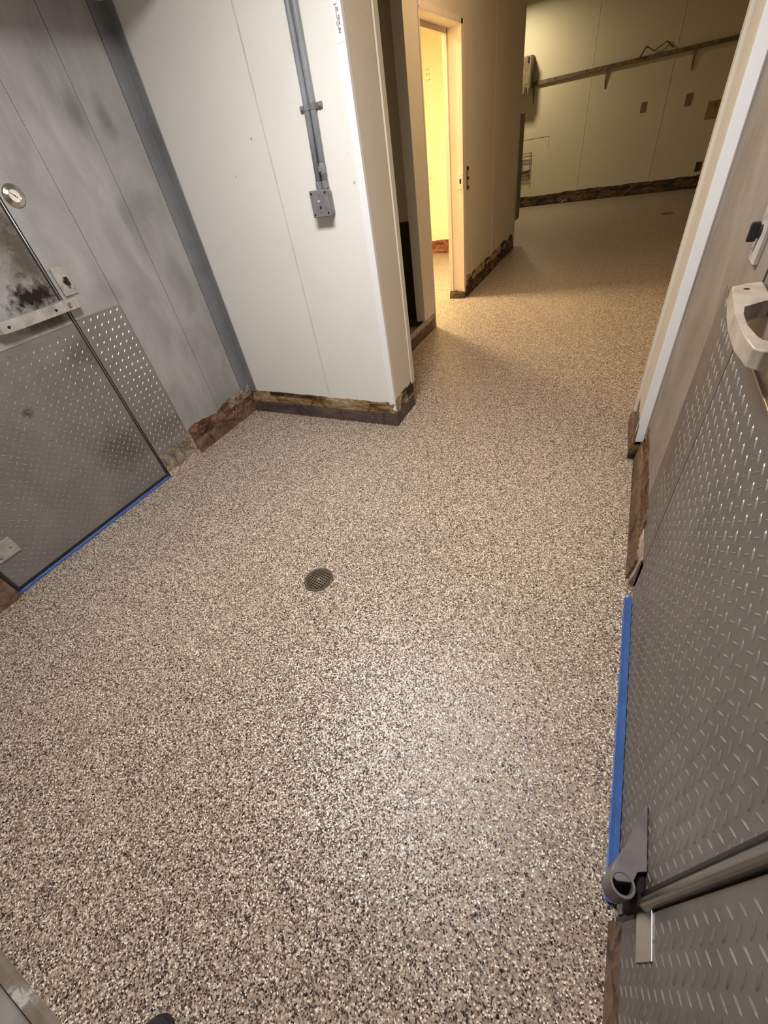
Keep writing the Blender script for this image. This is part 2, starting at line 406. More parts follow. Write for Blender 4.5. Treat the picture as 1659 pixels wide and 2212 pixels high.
# ---- left wall : dark core, then the metal sheets over it
b = MB().use(M['dark'])
b.box((-2.80, 1.352, 0), (-2.585, 2.60, 2.62)); b.box((-2.80, -.60, 0), (-2.585, .296, 2.62)); b.box((-2.80, .296, 2.25), (-2.585, 1.352, 2.62)); b.box((-2.80, -.6, 0), (-2.64, 2.6, 2.62))
wl = struct(b.build('wall_left'), 'grey metal clad wall around the left cold room door')
def sheet(lo, hi, mat, parent, name='wall_panel', bev=.0012): return rect(lo, hi, bev).build(name, mat, parent)
sheet((-2.586, 1.362, 1.056), (XL, 1.640, 2.62), M['metal_left'], wl)
sheet((-2.586, 1.6425, .16), (XL, 1.976, 2.62), M['metal_left'], wl)
sheet((-2.586, 1.9790, .16), (XL - .0005, 2.256, 2.62), M['metal_left'], wl)
sheet((-2.586, 2.2585, .16), (XL + .003, 2.349, 2.62), M['metal_blue'], wl)
b = MB(); b.prism([(XL, 2.333), (XL + .008, 2.333), (XL + .008, 2.342), (-2.500, 2.342), (-2.500, 2.3495), (XL, 2.3495)], 2, .17, 2.62, .0012)
b.build('corner_trim', M['metal_blue'], wl)
sheet((-2.586, -.549, .17), (XL, .284, 2.62), M['metal_left'], wl)
b = MB().use(M['tread_frame']); b.box((-2.586, 1.362, .10), (XL, 1.640, 1.052), .0008); b.lozenges(XL, 1, 1.362, 1.640, .17, 1.045, h=.0024, W=.0037, oy=.01)
kp = b.build('kick_plate', M['tread_frame'], wl); part(kp, 'diamond tread kick plate on the door frame')
rect((-2.584, 1.364, 1.050), (XL + .002, 1.640, 1.056), .0008).build('edge_strip', M['steel'], wl)

# ---- left cold room door
d1 = struct(MB().box((-2.63, .302, .035), (-2.578, 1.343, 2.24), .003).build('door_1', M['door_left']), 'closed grey metal cold room door with tread kick plate and bar latch')
b = MB().use(M['tread_left']); b.box((-2.580, .306, .036), (XL + .001, 1.341, 1.045), .0008); b.lozenges(XL + .001, 1, .306, 1.341, .036, 1.04, h=.0025, W=.0038)
part(b.build('kick_plate', M['tread_left'], d1), 'diamond tread kick plate')
rect((-2.579, .306, 1.045), (XL + .003, 1.341, 1.050), .0008).build('edge_strip', M['steel'], d1)
b = MB().use(M['gasket']); b.box((-2.60, 1.3435, .01), (-2.578, 1.3615, 2.24)); b.box((-2.60, .284, .0), (-2.578, .302, 2.24)); b.use(M['steel']); b.tube([(-2.577, 1.3525, .02), (-2.577, 1.3525, 2.24)], .0032, 8); b.tube([(-2.577, .293, .0), (-2.577, .293, 2.24)], .0032, 8)
b.build('gasket', None, d1)
b = MB(); b.box((-2.60, .300, .014), (-2.577, 1.345, .036)); b.build('sweep', M['gasket'], d1)
# bar latch: lies across the seam, stands off the door
def bar_latch(d, parent, mat):
    b = MB()
    prof = [(1.425, 0), (1.412, .052), (1.395, .060), (1.05, .066), (.998, .060), (.975, .032), (.985, .024), (1.04, .040), (1.25, .036), (1.26, 0)]
    n = 5
    b.prism([(XL + p[1], p[0]) for p in prof], 2, 1.112, 1.160, .003)
    return b.build('door_handle', mat, parent)
dh = bar_latch(1, d1, M['cast']); part(dh, 'pale cast bar latch')
for (yy, zz) in ((1.268, 1.135), (1.030, 1.135)):
    MB().lathe([(0, .0), (.0065, 0), (.0065, .0012), (0, .0012)], (XL + .0655 - (0 if yy < 1.2 else .0022), yy, zz), (1, 0, 0), 16).build('screw_hole', M['hole'], dh)
MB().lathe([(.0, 0), (.012, 0), (.012, .004), (.009, .007), (.004, .008), (.004, .005), (0, .005)], (XL + .062, 1.345, 1.137), (1, 0, 0), 20).build('bolt', M['chrome'], dh)
# hinge on the left door (only the strap end shows)
b = MB(); b.box((XL, .325, .205), (XL + .014, .436, .300), .003); b.box((XL, .262, .215), (XL + .030, .325, .290), .006); b.tube([(XL + .034, .283, .200), (XL + .034, .283, .300)], .022, 20)
hg = b.build('hinge', M['cast'], d1)
for (yy, zz) in ((.408, .248), (.345, .226)): MB().lathe([(0, 0), (.006, 0), (.005, .0015), (0, .0015)], (XL + .014, yy, zz), (1, 0, 0), 14).build('screw', M['cast_dark'], hg)

# ragged-edge strip along a wall foot
def ragged(p0, p1, nrm, z0, z1, th_lo, th_hi, amp=.01, amp_lo=0.0, step=.018, seedv=1, off=0.0, tooth=0.004):
    rnd = random.Random(seedv); p0 = Vector((*p0, 0)); p1 = Vector((*p1, 0)); nrm = Vector((*nrm, 0))
    L = (p1 - p0).length; n = max(2, int(L / step)); bm = bmesh.new(); rows = []
    wt = wl_ = 0
    for i in range(n + 1):
        wt = wt * .82 + rnd.uniform(-1, 1) * .55; wl_ = wl_ * .8 + rnd.uniform(-1, 1) * .6
        q = p0.lerp(p1, i / n); t0 = z0 + (amp_lo * wl_ if amp_lo else 0); t1 = z1 + amp * wt
        a = q + nrm * off; cols = []
        for k, (fz, th) in enumerate(((0, th_lo), (.15, th_lo * .9 + th_hi * .1), (.5, (th_lo + th_hi) / 2), (.85, th_hi), (1, th_hi * .8), (1, 0.0))):
            jit = rnd.uniform(-tooth, tooth) * (k in (1, 2, 3))
            cols.append(bm.verts.new(a + nrm * max(0.0005, th + jit) * (0 if k == 5 else 1) + Vector((0, 0, t0 + (t1 - t0) * fz))))
        cols.append(bm.verts.new(a - nrm * .004 + Vector((0, 0, t0)))); rows.append(cols)
    for i in range(n):
        for k in range(6):
            bm.faces.new([rows[i][k], rows[i + 1][k], rows[i + 1][k + 1], rows[i][k + 1]])
        bm.faces.new([rows[i][6], rows[i + 1][6], rows[i + 1][0], rows[i][0]])
    bm.faces.new(rows[0][::-1]); bm.faces.new(rows[-1])
    m = MB(); m.bm.free(); m.bm = bm; return m
def base(name, label, *layers):
    root = None
    for i, (m, mat, nm) in enumerate(layers):
        if root is None: root = struct(m.build(name, mat), label)
        else: m.build(nm, mat, root)
    return root

base('baseboard_left', 'rotten brown and rust base under the left metal wall',
     (ragged((XL, 1.66), (XL, 2.35), (1, 0), 0, .105, .006, .012, .006, seedv=3), M['base_low'], ''),
     (ragged((XL, 1.655), (XL, 2.35), (1, 0), .095, .205, .003, .004, .012, seedv=4, off=.001), M['base_brown'], 'torn_strip'),
     (ragged((XL, 2.08), (XL, 2.34), (1, 0), .145, .215, .004, .006, .014, seedv=5, off=.004, tooth=.006), M['concrete'], 'crumbled_plaster'))
base('baseboard_left', 'crumbling mortar patch under the left door frame',
     (ragged((XL, 1.362), (XL, 1.655), (1, 0), .02, .178, .004, .004, .012, seedv=8, off=.002), M['concrete'], ''),
     (ragged((XL, 1.362), (XL, 1.66), (1, 0), 0, .040, .010, .006, .006, seedv=9, off=.004), M['plaster'], 'mortar_lip'))
base('baseboard_left', 'broken brown base left of the cold room door',
     (ragged((XL, -.54), (XL, .282), (1, 0), 0, .175, .030, .006, .012, seedv=10), M['base_low'], ''))

# ---- white wall between front room and corridor
b = MB().use(M['dark']); b.box((-2.80, 2.358, 0), (-1.25, 2.645, 2.62)); b.box((-2.8, 2.358, 2.62), (.30, 2.645, 3.3)); b.box((-1.25, 2.36, 2.42), (.25, 2.645, 2.62))
wf = struct(b.build('wall_front'), 'white panelled wall carrying the grey conduit')
sheet((-2.56, YW, .165), (-1.783, 2.359, 2.62), M['frp'], wf, 'wall_panel', .0008)
sheet((-1.781, YW, .165), (-1.281, 2.359, 2.62), M['frp'], wf, 'wall_panel', .0008)
b = MB(); b.box((-1.7865, 2.3485, .165), (-1.7775, 2.3505, 2.62), .0006); b.build('joint_strip', M['seam'], wf)
b = MB(); b.prism([(-1.281, 2.346), (-1.2385, 2.346), (-1.2385, 2.372), (-1.2405, 2.372), (-1.2405, 2.360), (-1.281, 2.360)], 2, .10, 2.62, .0008)
part(b.build('corner_trim', M['white_trim'], wf), 'white angle strip on the wall corner')
sheet((-1.252, 2.373, .16), (-1.240, 2.640, 2.42), M['beige'], wf, 'end_panel', .0008)
b = MB(); b.box((-1.256, 2.646, .175), (-1.232, 2.700, 3.29), .004); b.build('edge_bead', M['beige'], wf)
sheet((-1.252, 2.352, 2.40), (.25, 2.64, 2.43), M['beige'], wf, 'lintel')
base('baseboard_front', 'torn plywood and purple grey base under the white wall',
     (ragged((-2.565, YW), (-1.228, YW), (0, -1), 0, .088, .022, .016, .003, seedv=21, tooth=.001), M['base_purple'], ''),
     (ragged((-2.56, YW), (-1.24, YW), (0, -1), .080, .172, .006, .005, .007, seedv=22, off=-.001), M['base_tan'], 'torn_strip'),
     (ragged((-2.36, YW), (-1.86, YW), (0, -1), .152, .176, .009, .007, .006, seedv=23, off=.001), M['base_black'], 'black_edge'))
base('baseboard_end', 'stained base around the end of the white wall',
     (ragged((-1.240, 2.330), (-1.240, 2.665), (1, 0), 0, .088, .010, .006, .004, seedv=25, tooth=.001), M['base_purple'], ''),
     (ragged((-1.240, 2.360), (-1.240, 2.668), (1, 0), .082, .19, .004, .004, .010, seedv=26), M['base_flaked'], 'torn_strip'))

# ---- right wall (metal) with post
b = MB().use(M['dark']); b.box((.302, 1.30, 0), (.52, 2.30, 2.62)); b.box((.302, -.60, 0), (.52, .232, 2.62)); b.box((.302, .232, 2.25), (.52, 1.30, 2.62)); b.box((.36, -.6, 0), (.52, 2.3, 2.62))
b.box((.262, 2.30, 0), (.52, 2.645, 2.62))
wr = struct(b.build('wall_right'), 'brown worn metal wall around the right cold room door')
sheet((.290, 1.286, 1.056), (.303, 1.635, 2.62), M['metal_right'], wr)
sheet((.290, 1.6375, .21), (.303, 2.170, 2.62), M['metal_right'], wr)
b = MB().use(M['tread_worn']); b.box((.290, 1.290, .17), (.303, 1.635, 1.052), .0008); b.lozenges(.290, -1, 1.29, 1.60, .20, 1.045, skip=lambda y, z: y > 1.60 - .10 * abs(math.sin(z * 9)) or (y > 1.45 and random.random() < .35))
part(b.build('kick_plate', M['tread_worn'], wr), 'worn diamond tread plate on the frame')
sheet((.290, -.549, .09), (.303, .222, 2.62), M['metal_right'], wr)
b = MB().use(M['tread_right']); b.box((.287, -.549, .092), (.2905, .222, 1.052), .0006); b.lozenges(.287, -1, -.549, .222, .10, 1.045, oz=.01)
b.build('kick_plate', M['tread_right'], wr)
b = MB().use(M['metal_right']); b.prism([(.290, 2.172), (.303, 2.172), (.303, 2.285), (.285, 2.285), (.285, 2.262), (.290, 2.262)], 2, .14, 2.62, .001)
b.build('corner_angle', None, wr)
b = MB(); b.box((.246, 2.286, .10), (.289, 2.300, 2.62), .0012); part(b.build('corner_trim', M['white_trim'], wr), 'white painted face of the opening post')
b = MB(); b.box((.244, 2.300, .085), (.262, 2.560, 2.62), .001); b.build('end_panel', M['beige'], wr)
b = MB(); b.box((.230, 2.566, .13), (.262, 2.640, 3.29), .003); b.build('edge_bead', M['beige'], wr)
base('baseboard_right', 'split brown base below the right metal wall',
     (ragged((XR, 1.36), (XR, 2.25), (-1, 0), 0, .125, .026, .018, .006, seedv=31), M['base_low'], ''),
     (ragged((XR, 1.50), (XR, 2.22), (-1, 0), .115, .228, .006, .004, .010, seedv=32), M['base_brown'], 'torn_strip'))
base('baseboard_right', 'broken brown foot of the opening post',
     (ragged((.250, 2.285), (.236, 2.66), (-1, 0), 0, .085, .014, .010, .008, seedv=33), M['base_low'], ''),
     (ragged((.292, 2.288), (.232, 2.288), (0, -1), 0, .085, .030, .012, .010, seedv=34), M['base_black'], 'post_foot'),
     (ragged((.246, 2.285), (.243, 2.65), (-1, 0), .085, .20, .004, .003, .02, seedv=37), M['base_low'], 'torn_strip'))
base('baseboard_right', 'pale crumbling mortar under the right door frame',
     (ragged((XR, 1.325), (XR, 1.60), (-1, 0), 0, .165, .015, .003, .012, seedv=35), M['plaster'], ''))
base('baseboard_right', 'brown base strip beside the hinge of the right door',
     (ragged((XR, -.55), (XR, .225), (-1, 0), 0, .095, .014, .003, .003, seedv=36), M['base_low'], ''))

# ---- right cold room door
d2 = struct(MB().box((.292, .238, .030), (.355, 1.276, 2.24), .003).build('door_2', M['door_right']), 'closed brown grey cold room door with tread plate, latch and strap hinge')
b = MB().use(M['tread_right']); b.box((.288, .240, .031), (.294, 1.274, 1.045), .0008); b.lozenges(.288, -1, .240, 1.274, .031, 1.04)
part(b.build('kick_plate', M['tread_right'], d2), 'diamond tread kick plate')
b = MB(); b.box((.2865, .240, 1.045), (.294, 1.274, 1.050), .0008); b.build('edge_strip', M['steel'], d2)
b = MB().use(M['gasket']); b.box((.292, 1.2765, .01), (.31, 1.2885, 2.24)); b.use(M['gasket']); b.tube([(.286, .252, .24), (.286, .252, 2.24)], .0075, 10); b.box((.292, .222, .0), (.31, .240, 2.24))
b.build('gasket', None, d2)
b = MB(); b.tube([(.284, .236, .300), (.284, .236, 2.24)], .011, 16); part(b.build('edge_rod', M['steel'], d2), 'half round metal rod along the hinge edge')
# bow handle of the right door (plan outline, level bar)
b = MB()
prof = [(.290, 1.275), (.262, 1.268), (.232, 1.246), (.224, 1.15), (.218, 1.06), (.219, .96), (.227, .888), (.240, .876), (.290, .868), (.290, .912), (.243, .922), (.236, .945), (.231, 1.00), (.232, 1.06), (.236, 1.105), (.275, 1.142), (.290, 1.142)]
b.prism(prof, 2, 1.126, 1.160, .0025)
h2 = b.build('door_handle', M['cast_brown'], d2); part(h2, 'pale cast bow handle')
MB().lathe([(0, 0), (.006, 0), (.006, .001), (0, .001)], (.255, 1.222, 1.1595), (0, 0, 1), 14).build('screw_hole', M['hole'], h2)
b = MB(); b.tube([(.288, 1.16, 1.047), (.280, 1.12, 1.062), (.284, 1.06, 1.075)], .0055, 8); b.tube([(.284, 1.06, 1.075), (.278, 1.0, 1.085)], .008, 8); b.build('strike_pin', M['cast'], h2)
# strap hinge: vertical barrel with a tapering horizontal fin
hx, hy = .243, .252
b = MB()
b.lathe([(.0185, .300), (.0185, .218), (0, .218)], (hx, hy, 0), (0, 0, 1), 32)
b.lathe([(.0185, .300), (.0235, .300), (.0245, .297), (.0245, .220), (.020, .215), (0, .215)], (hx, hy, 0), (0, 0, 1), 32)
fin = [(.287, .418), (.2835, .418), (.2775, .395), (.268, .365), (.256, .335), (.241, .306), (.226, .280), (.2200, .260), (.232, .252), (.262, .262), (.268, .285), (.287, .292)]
b2 = []
b.prism([(x, y) for x, y in fin], 2, .236, .298, .0015)
h = b.build('hinge', M['cast_dark'], d2); part(h, 'grey strap hinge with open barrel')
b = MB(); b.box((.2835, .150, .235), (.2875, .232, .345), .001); b.build('hinge_plate', M['steel'], h)
b = MB(); b.box((.272, .228, .16), (.2868, .286, .285), .003); b.build('hinge_shade_block', M['hole'], h)  # black block put in for the shade between barrel and rod

# ---- back wall next to the photographer (its foot shows bottom left)
b = MB(); b.box((-2.8, -.72, 0), (-.80, -.552, 2.62), .002)
wb = struct(b.build('wall_back', M['metal']), 'grey metal wall behind the camera')
base('baseboard_back', 'chipped grey threshold strip at the wall foot',
     (ragged((-2.57, -.545), (-.80, -.545), (0, 1), 0, .012, .032, .026, .0015, seedv=41, off=-.003, tooth=.0015), mottled('chipped_grey_strip', [(.3, lin(112, 100, 88)), (.55, lin(132, 122, 112)), (.64, lin(190, 186, 180)), (.8, lin(150, 140, 130))], 16, .6, bump=.3), ''))
b = MB(); b.box((-2.8, -1.8, 0), (.6, -1.6, 2.62)); b.box((.30, -1.6, 0), (.6, -.6, 2.62)); b.box((-1.2, -1.6, 0), (-.98, -.72, 2.62))
struct(b.build('wall_rear', M['metal']))

# ---- corridor left wall, door opening, stub post
XC = -1.67
b = MB().use(M['beige'])
b.box((-1.835, 5.39, 0), (XC, 6.638, 3.3)); b.box((-1.835, 6.640, 0), (XC, 7.95, 3.3)); b.box((-1.835, 4.33, 2.26), (XC, 5.39, 3.3)); b.box((-1.84, 2.66, 2.75), (XC, 4.33, 3.3))
wc = struct(b.build('wall_corridor'), 'cream corridor wall with the open doorway')
b = MB(); b.box((XC, 6.634, .19), (XC + .003, 6.645, 3.3), .0006); b.build('joint_strip', M['seam'], wc)
b = MB(); b.box((-1.76, 4.05, .15), (XC, 4.33, 3.3), .002); part(b.build('wall_post', M['beige'], wc), 'cream post between alcove and doorway')
b = MB(); b.prism([(-1.842, 5.345), (-1.80, 5.345), (-1.80, 5.36), (-1.70, 5.36), (-1.70, 5.35), (-1.662, 5.35), (-1.662, 5.44), (-1.668, 5.44), (-1.668, 5.395), (-1.842, 5.395)], 2, .05, 2.26, .0015)
jb = struct(b.build('trim_1', M['jamb']), 'peach painted steel jamb of the bright doorway')
b = MB(); b.box((-1.72, 5.344, 1.07), (-1.664, 5.352, 1.20), .001); b.build('strike_plate', M['jamb'], jb)
b = MB(); b.box((-1.700, 5.3425, 1.115), (-1.682, 5.3445, 1.155)); b.build('latch_hole', M['hole'], jb)
b = MB(); b.box((-1.842, 4.33, 2.225), (-1.662, 5.40, 2.262), .002); b.box((-1.842, 4.33, 2.19), (-1.80, 5.36, 2.225), .001); b.build('head_jamb', M['jamb'], jb)
b = MB(); b.box((-1.842, 4.325, .0), (-1.662, 4.345, 2.24), .002); b.build('side_jamb', M['jamb'], jb)
base('baseboard_corridor', 'burnt brown torn base along the corridor wall',
     (ragged((XC, 5.40), (XC, 7.95), (1, 0), 0, .11, .030, .012, .012, seedv=51, step=.03, tooth=.006), M['base_black'], ''),
     (ragged((XC, 5.45), (XC, 7.95), (1, 0), .10, .205, .003, .003, .016, seedv=52, step=.03), M['base_flaked'], 'torn_strip'))
base('baseboard_jamb', 'rusted dark foot of the door jamb',
     (ragged((-1.842, 5.345), (-1.655, 5.345), (0, -1), 0, .075, .028, .010, .014, seedv=53), M['base_black'], ''))

# alcove behind the wall end
b = MB().use(M['beige']); b.box((-2.80, 4.20, .98), (-1.76, 4.33, 3.3)); b.box((-2.80, 2.655, 0), (-2.66, 4.2, 3.3)); b.box((-2.8, 4.24, 0), (-1.76, 4.33, .98)); b.use(M['dark']); b.box((-2.66, 2.66, 0), (-1.30, 2.67, 3.3))
wa = struct(b.build('wall_alcove'), 'cream alcove wall above the dark panel')
b = MB(); b.box((-2.66, 4.20, .12), (-1.755, 4.235, .978), .002); part(b.build('dark_panel', M['darkpanel'], wa), 'dark brown lower panel of the alcove')
b = MB(); b.box((-2.66, 2.67, 0), (XC, 4.199, .105)); b.box((-1.755, 4.201, 0), (XC, 4.325, .105))
cb = struct(b.build('trim_2', M['curb']), 'brown raised curb across the alcove')
b = MB(); b.tube([(XC - .012, 2.68, .132), (XC - .010, 4.318, .140)], .012, 12); b.box((XC - .03, 2.67, .10), (XC, 4.318, .134), .003); b.build('curb_edge', M['cast'], cb)

# yellow room
b = MB().use(M['yellow']); b.box((-5.2, 8.0, 0), (-1.835, 8.1, 3.3)); b.box((-5.2, 4.33, 0), (-5.1, 8.0, 3.3)); b.box((-5.1, 4.33, 0), (-1.842, 4.36, 3.3))
b.box((-1.853, 5.40, 0), (-1.837, 8.0, 3.3))
wy = struct(b.build('wall_room'), 'bright yellow walls of the room behind the doorway')
b = MB(); b.box((-2.698, 7.996, .19), (-2.690, 8.001, 3.3), .0006); b.build('joint_strip', M['seam'], wy)
for i, (x, z) in enumerate([(x, z) for x in (-3.003, -2.966) for z in (2.255, 2.205, 2.150)] ):
    MB().lathe([(0, 0), (.006, 0), (.005, .002), (0, .002)], (x, 7.9995, z), (0, -1, 0), 10).build('anchor_hole', M['hole'], wy)
for z in (1.96, 1.42, 1.28): MB().lathe([(0, 0), (.005, 0), (.004, .002), (0, .002)], (-2.715, 7.9995, z), (0, -1, 0), 10).build('anchor_hole', M['hole'], wy)
base('baseboard_room', 'rust red base at the foot of the yellow wall',
     (ragged((-5.0, 8.0), (-1.86, 8.0), (0, -1), 0, .10, .02, .012, .006, seedv=61, step=.03), M['base_rust'], ''),
     (ragged((-5.0, 8.0), (-1.86, 8.0), (0, -1), .095, .19, .006, .004, .010, seedv=62, step=.03), M['base_rust'], 'torn_strip'))

# kitchen beyond
YF = 12.35
b = MB().use(M['cream']); b.box((-5.2, YF, 0), (3.2, 12.5, 3.3)); b.box((3.1, 2.66, 0), (3.2, YF, 3.3)); b.box((.55, 2.66, 0), (3.1, 2.76, 3.3)); b.box((-5.2, 8.1, 0), (-5.1, YF, 3.3)); b.box((-5.2, 8.1, 0), (-1.835, 8.11, 3.3))
b.box((-1.84, 7.95, 0), (XC, 8.10, 3.3))
wk = struct(b.build('wall_far'), 'cream panelled far kitchen wall')
for x in (-1.23, .155, 1.55): MB().box((x - .007, YF - .004, .2), (x + .007, YF, 3.3), .0008).build('joint_strip', M['seam'], wk)
base('baseboard_far', 'dark brown rotten base along the far kitchen wall',
     (ragged((-5.0, YF), (3.0, YF), (0, -1), 0, .10, .03, .02, .008, seedv=71, step=.05), M['base_black'], ''),
     (ragged((-5.0, YF), (3.0, YF), (0, -1), .095, .20, .008, .006, .014, seedv=72, step=.05), M['base_black'], 'torn_strip'))

# ================================================================== LAMPS (fixtures out of frame)
LAB = {'front': 'flat white ceiling light above the front room floor', 'corridor': 'warm ceiling light over the corridor',
       'kitchen': 'warm ceiling light near the far kitchen wall', 'yellow_room': 'yellow ceiling light in the room behind the doorway'}
for nm, c_, sx, sy, watts, col in LAMPS:
    top = 2.62 if nm == 'front' else 3.3
    tt = thing('ceiling_light', LAB[nm], 'light', c_)
    MB().box((c_[0] - sx / 2 - .03, c_[1] - sy / 2 - .03, c_[2] + .004), (c_[0] + sx / 2 + .03, c_[1] + sy / 2 + .03, c_[2] + .05), .006).build('housing', M['white_plastic'], tt)
    if top - c_[2] > .06: MB().tube([(c_[0], c_[1], c_[2] + .05), (c_[0], c_[1], top)], .012, 10).build('stem', M['white_plastic'], tt)
    L = bpy.data.lights.new('lamp', 'AREA'); L.shape = 'RECTANGLE'; L.size = sx; L.size_y = sy; L.energy = watts; L.color = col
    lo = bpy.data.objects.new('lamp', L); C.objects.link(lo); lo.parent = tt; lo.location = (0, 0, 0)

# ================================================================== THINGS
# floor drain
dx, dy = -1.028, .915
tt = thing('floor_drain', 'round metal floor drain grate set in the flake floor', 'drain', (dx, dy, 0))
MB().lathe([(.058, .0005), (.060, .004), (.068, .0045), (.072, .0015), (.0725, .0002)], (dx, dy, 0), (0, 0, 1), 48).build('rim', M['drain'], tt)
MB().lathe([(0, .0006), (.0585, .0006), (.0585, .0004), (0, .0004)], (dx, dy, 0), (0, 0, 1), 40).build('well', M['hole'], tt)
b = MB(); R = .0585; n = 5; pitch = .0130; ang = math.radians(-8)
ca, sa = math.cos(ang), math.sin(ang)
for k in range(-4, 5):
    o = k * pitch
    hl = math.sqrt(max(0, R * R - o * o))
    for (A, B) in (((-hl, o), (hl, o)), ((o, -hl), (o, hl))):
        P = [(dx + ca * p[0] - sa * p[1], dy + sa * p[0] + ca * p[1]) for p in (A, B)]
        b.tube([(P[0][0], P[0][1], .0034), (P[1][0], P[1][1], .0034)], .0017, 6)
b.box((dx - .0065, dy - .0065, .002), (dx + .0065, dy + .0065, .0045))
b.build('grate', M['grate'], tt)

# blue tape
def tape(name, label, x_floor, x_wall, y0, y1, zt, seedv):
    rnd = random.Random(seedv); b = MB(); n = 60; rows = []
    sgn = 1 if x_wall > x_floor else -1
    for i in range(n + 1):
        y = y0 + (y1 - y0) * i / n; j = rnd.uniform(-.0012, .0012); cr = .0022 if rnd.random() < .12 else 0
        rows.append([b.bm.verts.new(p) for p in ((x_floor + j, y, .0006), (x_floor + sgn * .004, y, .0020 + cr), ((x_floor + x_wall) / 2, y, zt * .5 + cr + .0012), (x_wall, y, zt + j), (x_wall, y, zt - .003), (x_floor + sgn * .006, y, .0005))])
    for i in range(n):
        for k in range(6): b.bm.faces.new([rows[i][k], rows[i + 1][k], rows[i + 1][(k + 1) % 6], rows[i][(k + 1) % 6]])
    b.bm.faces.new(rows[0]); b.bm.faces.new(rows[-1][::-1])
    return tag(b.build(name, M['tape'], None, loc=(x_floor, (y0 + y1) / 2, 0)), label, 'tape')
tape('masking_tape', 'blue masking tape along the foot of the left tread plated door', -2.566, -2.5765, .298, 1.352, .015, 1)
tape('masking_tape', 'blue masking tape along the foot of the right tread plated door', .264, .287, .262, 1.252, .027, 2)
b = MB(); b.box((-2.585, .240, .0), (-2.560, .300, .016), .004); tag(b.build('masking_tape', M['tape'], None, loc=(-2.57, .27, 0)), 'short crumpled blue tape end at the hinge corner of the left door', 'tape')

# dial thermometer
gy, gz = 1.418, 1.586
tt = thing('dial_thermometer', 'round chrome dial thermometer on the metal frame beside the left door', 'thermometer', (XL, gy, gz))
MB().lathe([(.046, 0), (.0465, .003), (.040, .007), (.031, .009), (.027, .013), (.0245, .013), (.0240, .009)], (XL, gy, gz), (1, 0, 0), 40).build('flange', M['chrome'], tt, smooth=True)
MB().lathe([(0, .0095), (.0243, .0095), (.0243, .0085), (0, .0085)], (XL, gy, gz), (1, 0, 0), 32).build('dial', M['dial'], tt)
b = MB(); b.tube([(XL + .0105, gy - .013, gz + .014), (XL + .0105, gy + .008, gz - .009)], .0014, 6); b.tube([(XL + .010, gy, gz), (XL + .0115, gy, gz)], .003, 10); b.build('needle', M['black'], tt)
b = MB()
for k in range(12):
    a = math.radians(-140 + k * 280 / 11)
    b.box((XL + .0094, gy + .0195 * math.sin(a) - .0008, gz + .0195 * math.cos(a) - .0008), (XL + .0100, gy + .0195 * math.sin(a) + .0008, gz + .0195 * math.cos(a) + .0008))
b.build('tick_marks', M['black'], tt)
for a in (45, 165, 285):
    a = math.radians(a); MB().lathe([(.004, 0), (.0035, .0035), (0, .004)], (XL + .0058, gy + .038 * math.cos(a), gz + .038 * math.sin(a)), (1, 0, 0), 10).build('screw', M['steel'], tt)

# keyed lock plates
def lock_plate(X, s, y0, y1, z0, z1, label):
    tt = thing('lock_plate', label, 'lock', (X, (y0 + y1) / 2, (z0 + z1) / 2))
    a, c = sorted((X, X + s * .011)); MB().box((a, y0, z0), (c, y1, z1), .002).build('plate', M['cast'], tt)
    cy, cz = (y0 + y1) / 2 + .004, (z0 + z1) / 2 - .002
    b = MB(); b.lathe([(.014, .010), (.014, .016), (.010, .018), (0, .018)], (X, cy, cz), (s, 0, 0), 20)
    a, c = sorted((X + s * .016, X + s * .034)); b.box((a, cy - .007, cz - .020), (c, cy + .007, cz + .020), .003); b.build('turn_knob', M['black'], tt)
    MB().lathe([(0, .0), (.003, .0), (.003, .0115), (0, .0115)], (X, y1 - .010, z0 + .022), (s, 0, 0), 10).build('screw', M['cast_dark'], tt)
lock_plate(XL, 1, 1.378, 1.454, 1.168, 1.296, 'pale lock plate with black turn knob above the left door latch')
lock_plate(XR, -1, 1.375, 1.452, 1.168, 1.296, 'pale lock plate with black turn knob beside the right door handle')

# conduits
def conduit(x0t, x0m, x0b, zb, label):
    yy = YW - .020
    tt = thing('conduit', label, 'conduit', (x0b, yy, zb), 'grey conduits on the white wall')
    MB().tube([(x0b, yy, zb), (x0m, yy, 1.72), (x0t, yy, 2.04), (x0t + .01, yy, 2.62)], .0150, 20).build('pipe', M['conduit'], tt, smooth=True)
    MB().lathe([(.0150, 0), (.0176, .003), (.0176, .030), (.0150, .033)], (x0b, yy, zb), (0, 0, 1), 20).build('connector', M['jbox'], tt)
    return tt
c1 = conduit(-1.480, -1.486, -1.501, 1.392, 'left grey conduit rising from the junction box')
c2 = conduit(-1.447, -1.4515, -1.463, 1.392, 'right grey conduit with chipped paint rising from the junction box')
for tt, xx, s in ((c1, -1.4868, -1), (c2, -1.4518, 1)):
    b = MB(); b.lathe([(.0153, -.011), (.0172, -.010), (.0172, .010), (.0153, .011)], (xx, YW - .020, 1.700), (0, 0, 1), 20)
    x1, x2 = sorted((xx + s * .012, xx + s * .046)); b.box((x1, YW - .012, 1.690), (x2, YW - .001, 1.712), .003)
    cl = b.build('strap', M['jbox'], tt)
    MB().lathe([(.009, 0), (.009, .006), (.005, .010), (0, .010)], (xx + s * .034, YW - .010, 1.701), (0, -1, 0), 14).build('screw', M['jbox'], cl)
b = MB(); b.lathe([(.0151, 0), (.0175, .004), (.0178, .040), (.0151, .046)], (-1.4615, YW - .020, 1.450), (0, 0, 1), 16); b.box((-1.474, YW - .045, 1.460), (-1.456, YW - .030, 1.486), .004); b.build('coupling', M['jbox'], c2)

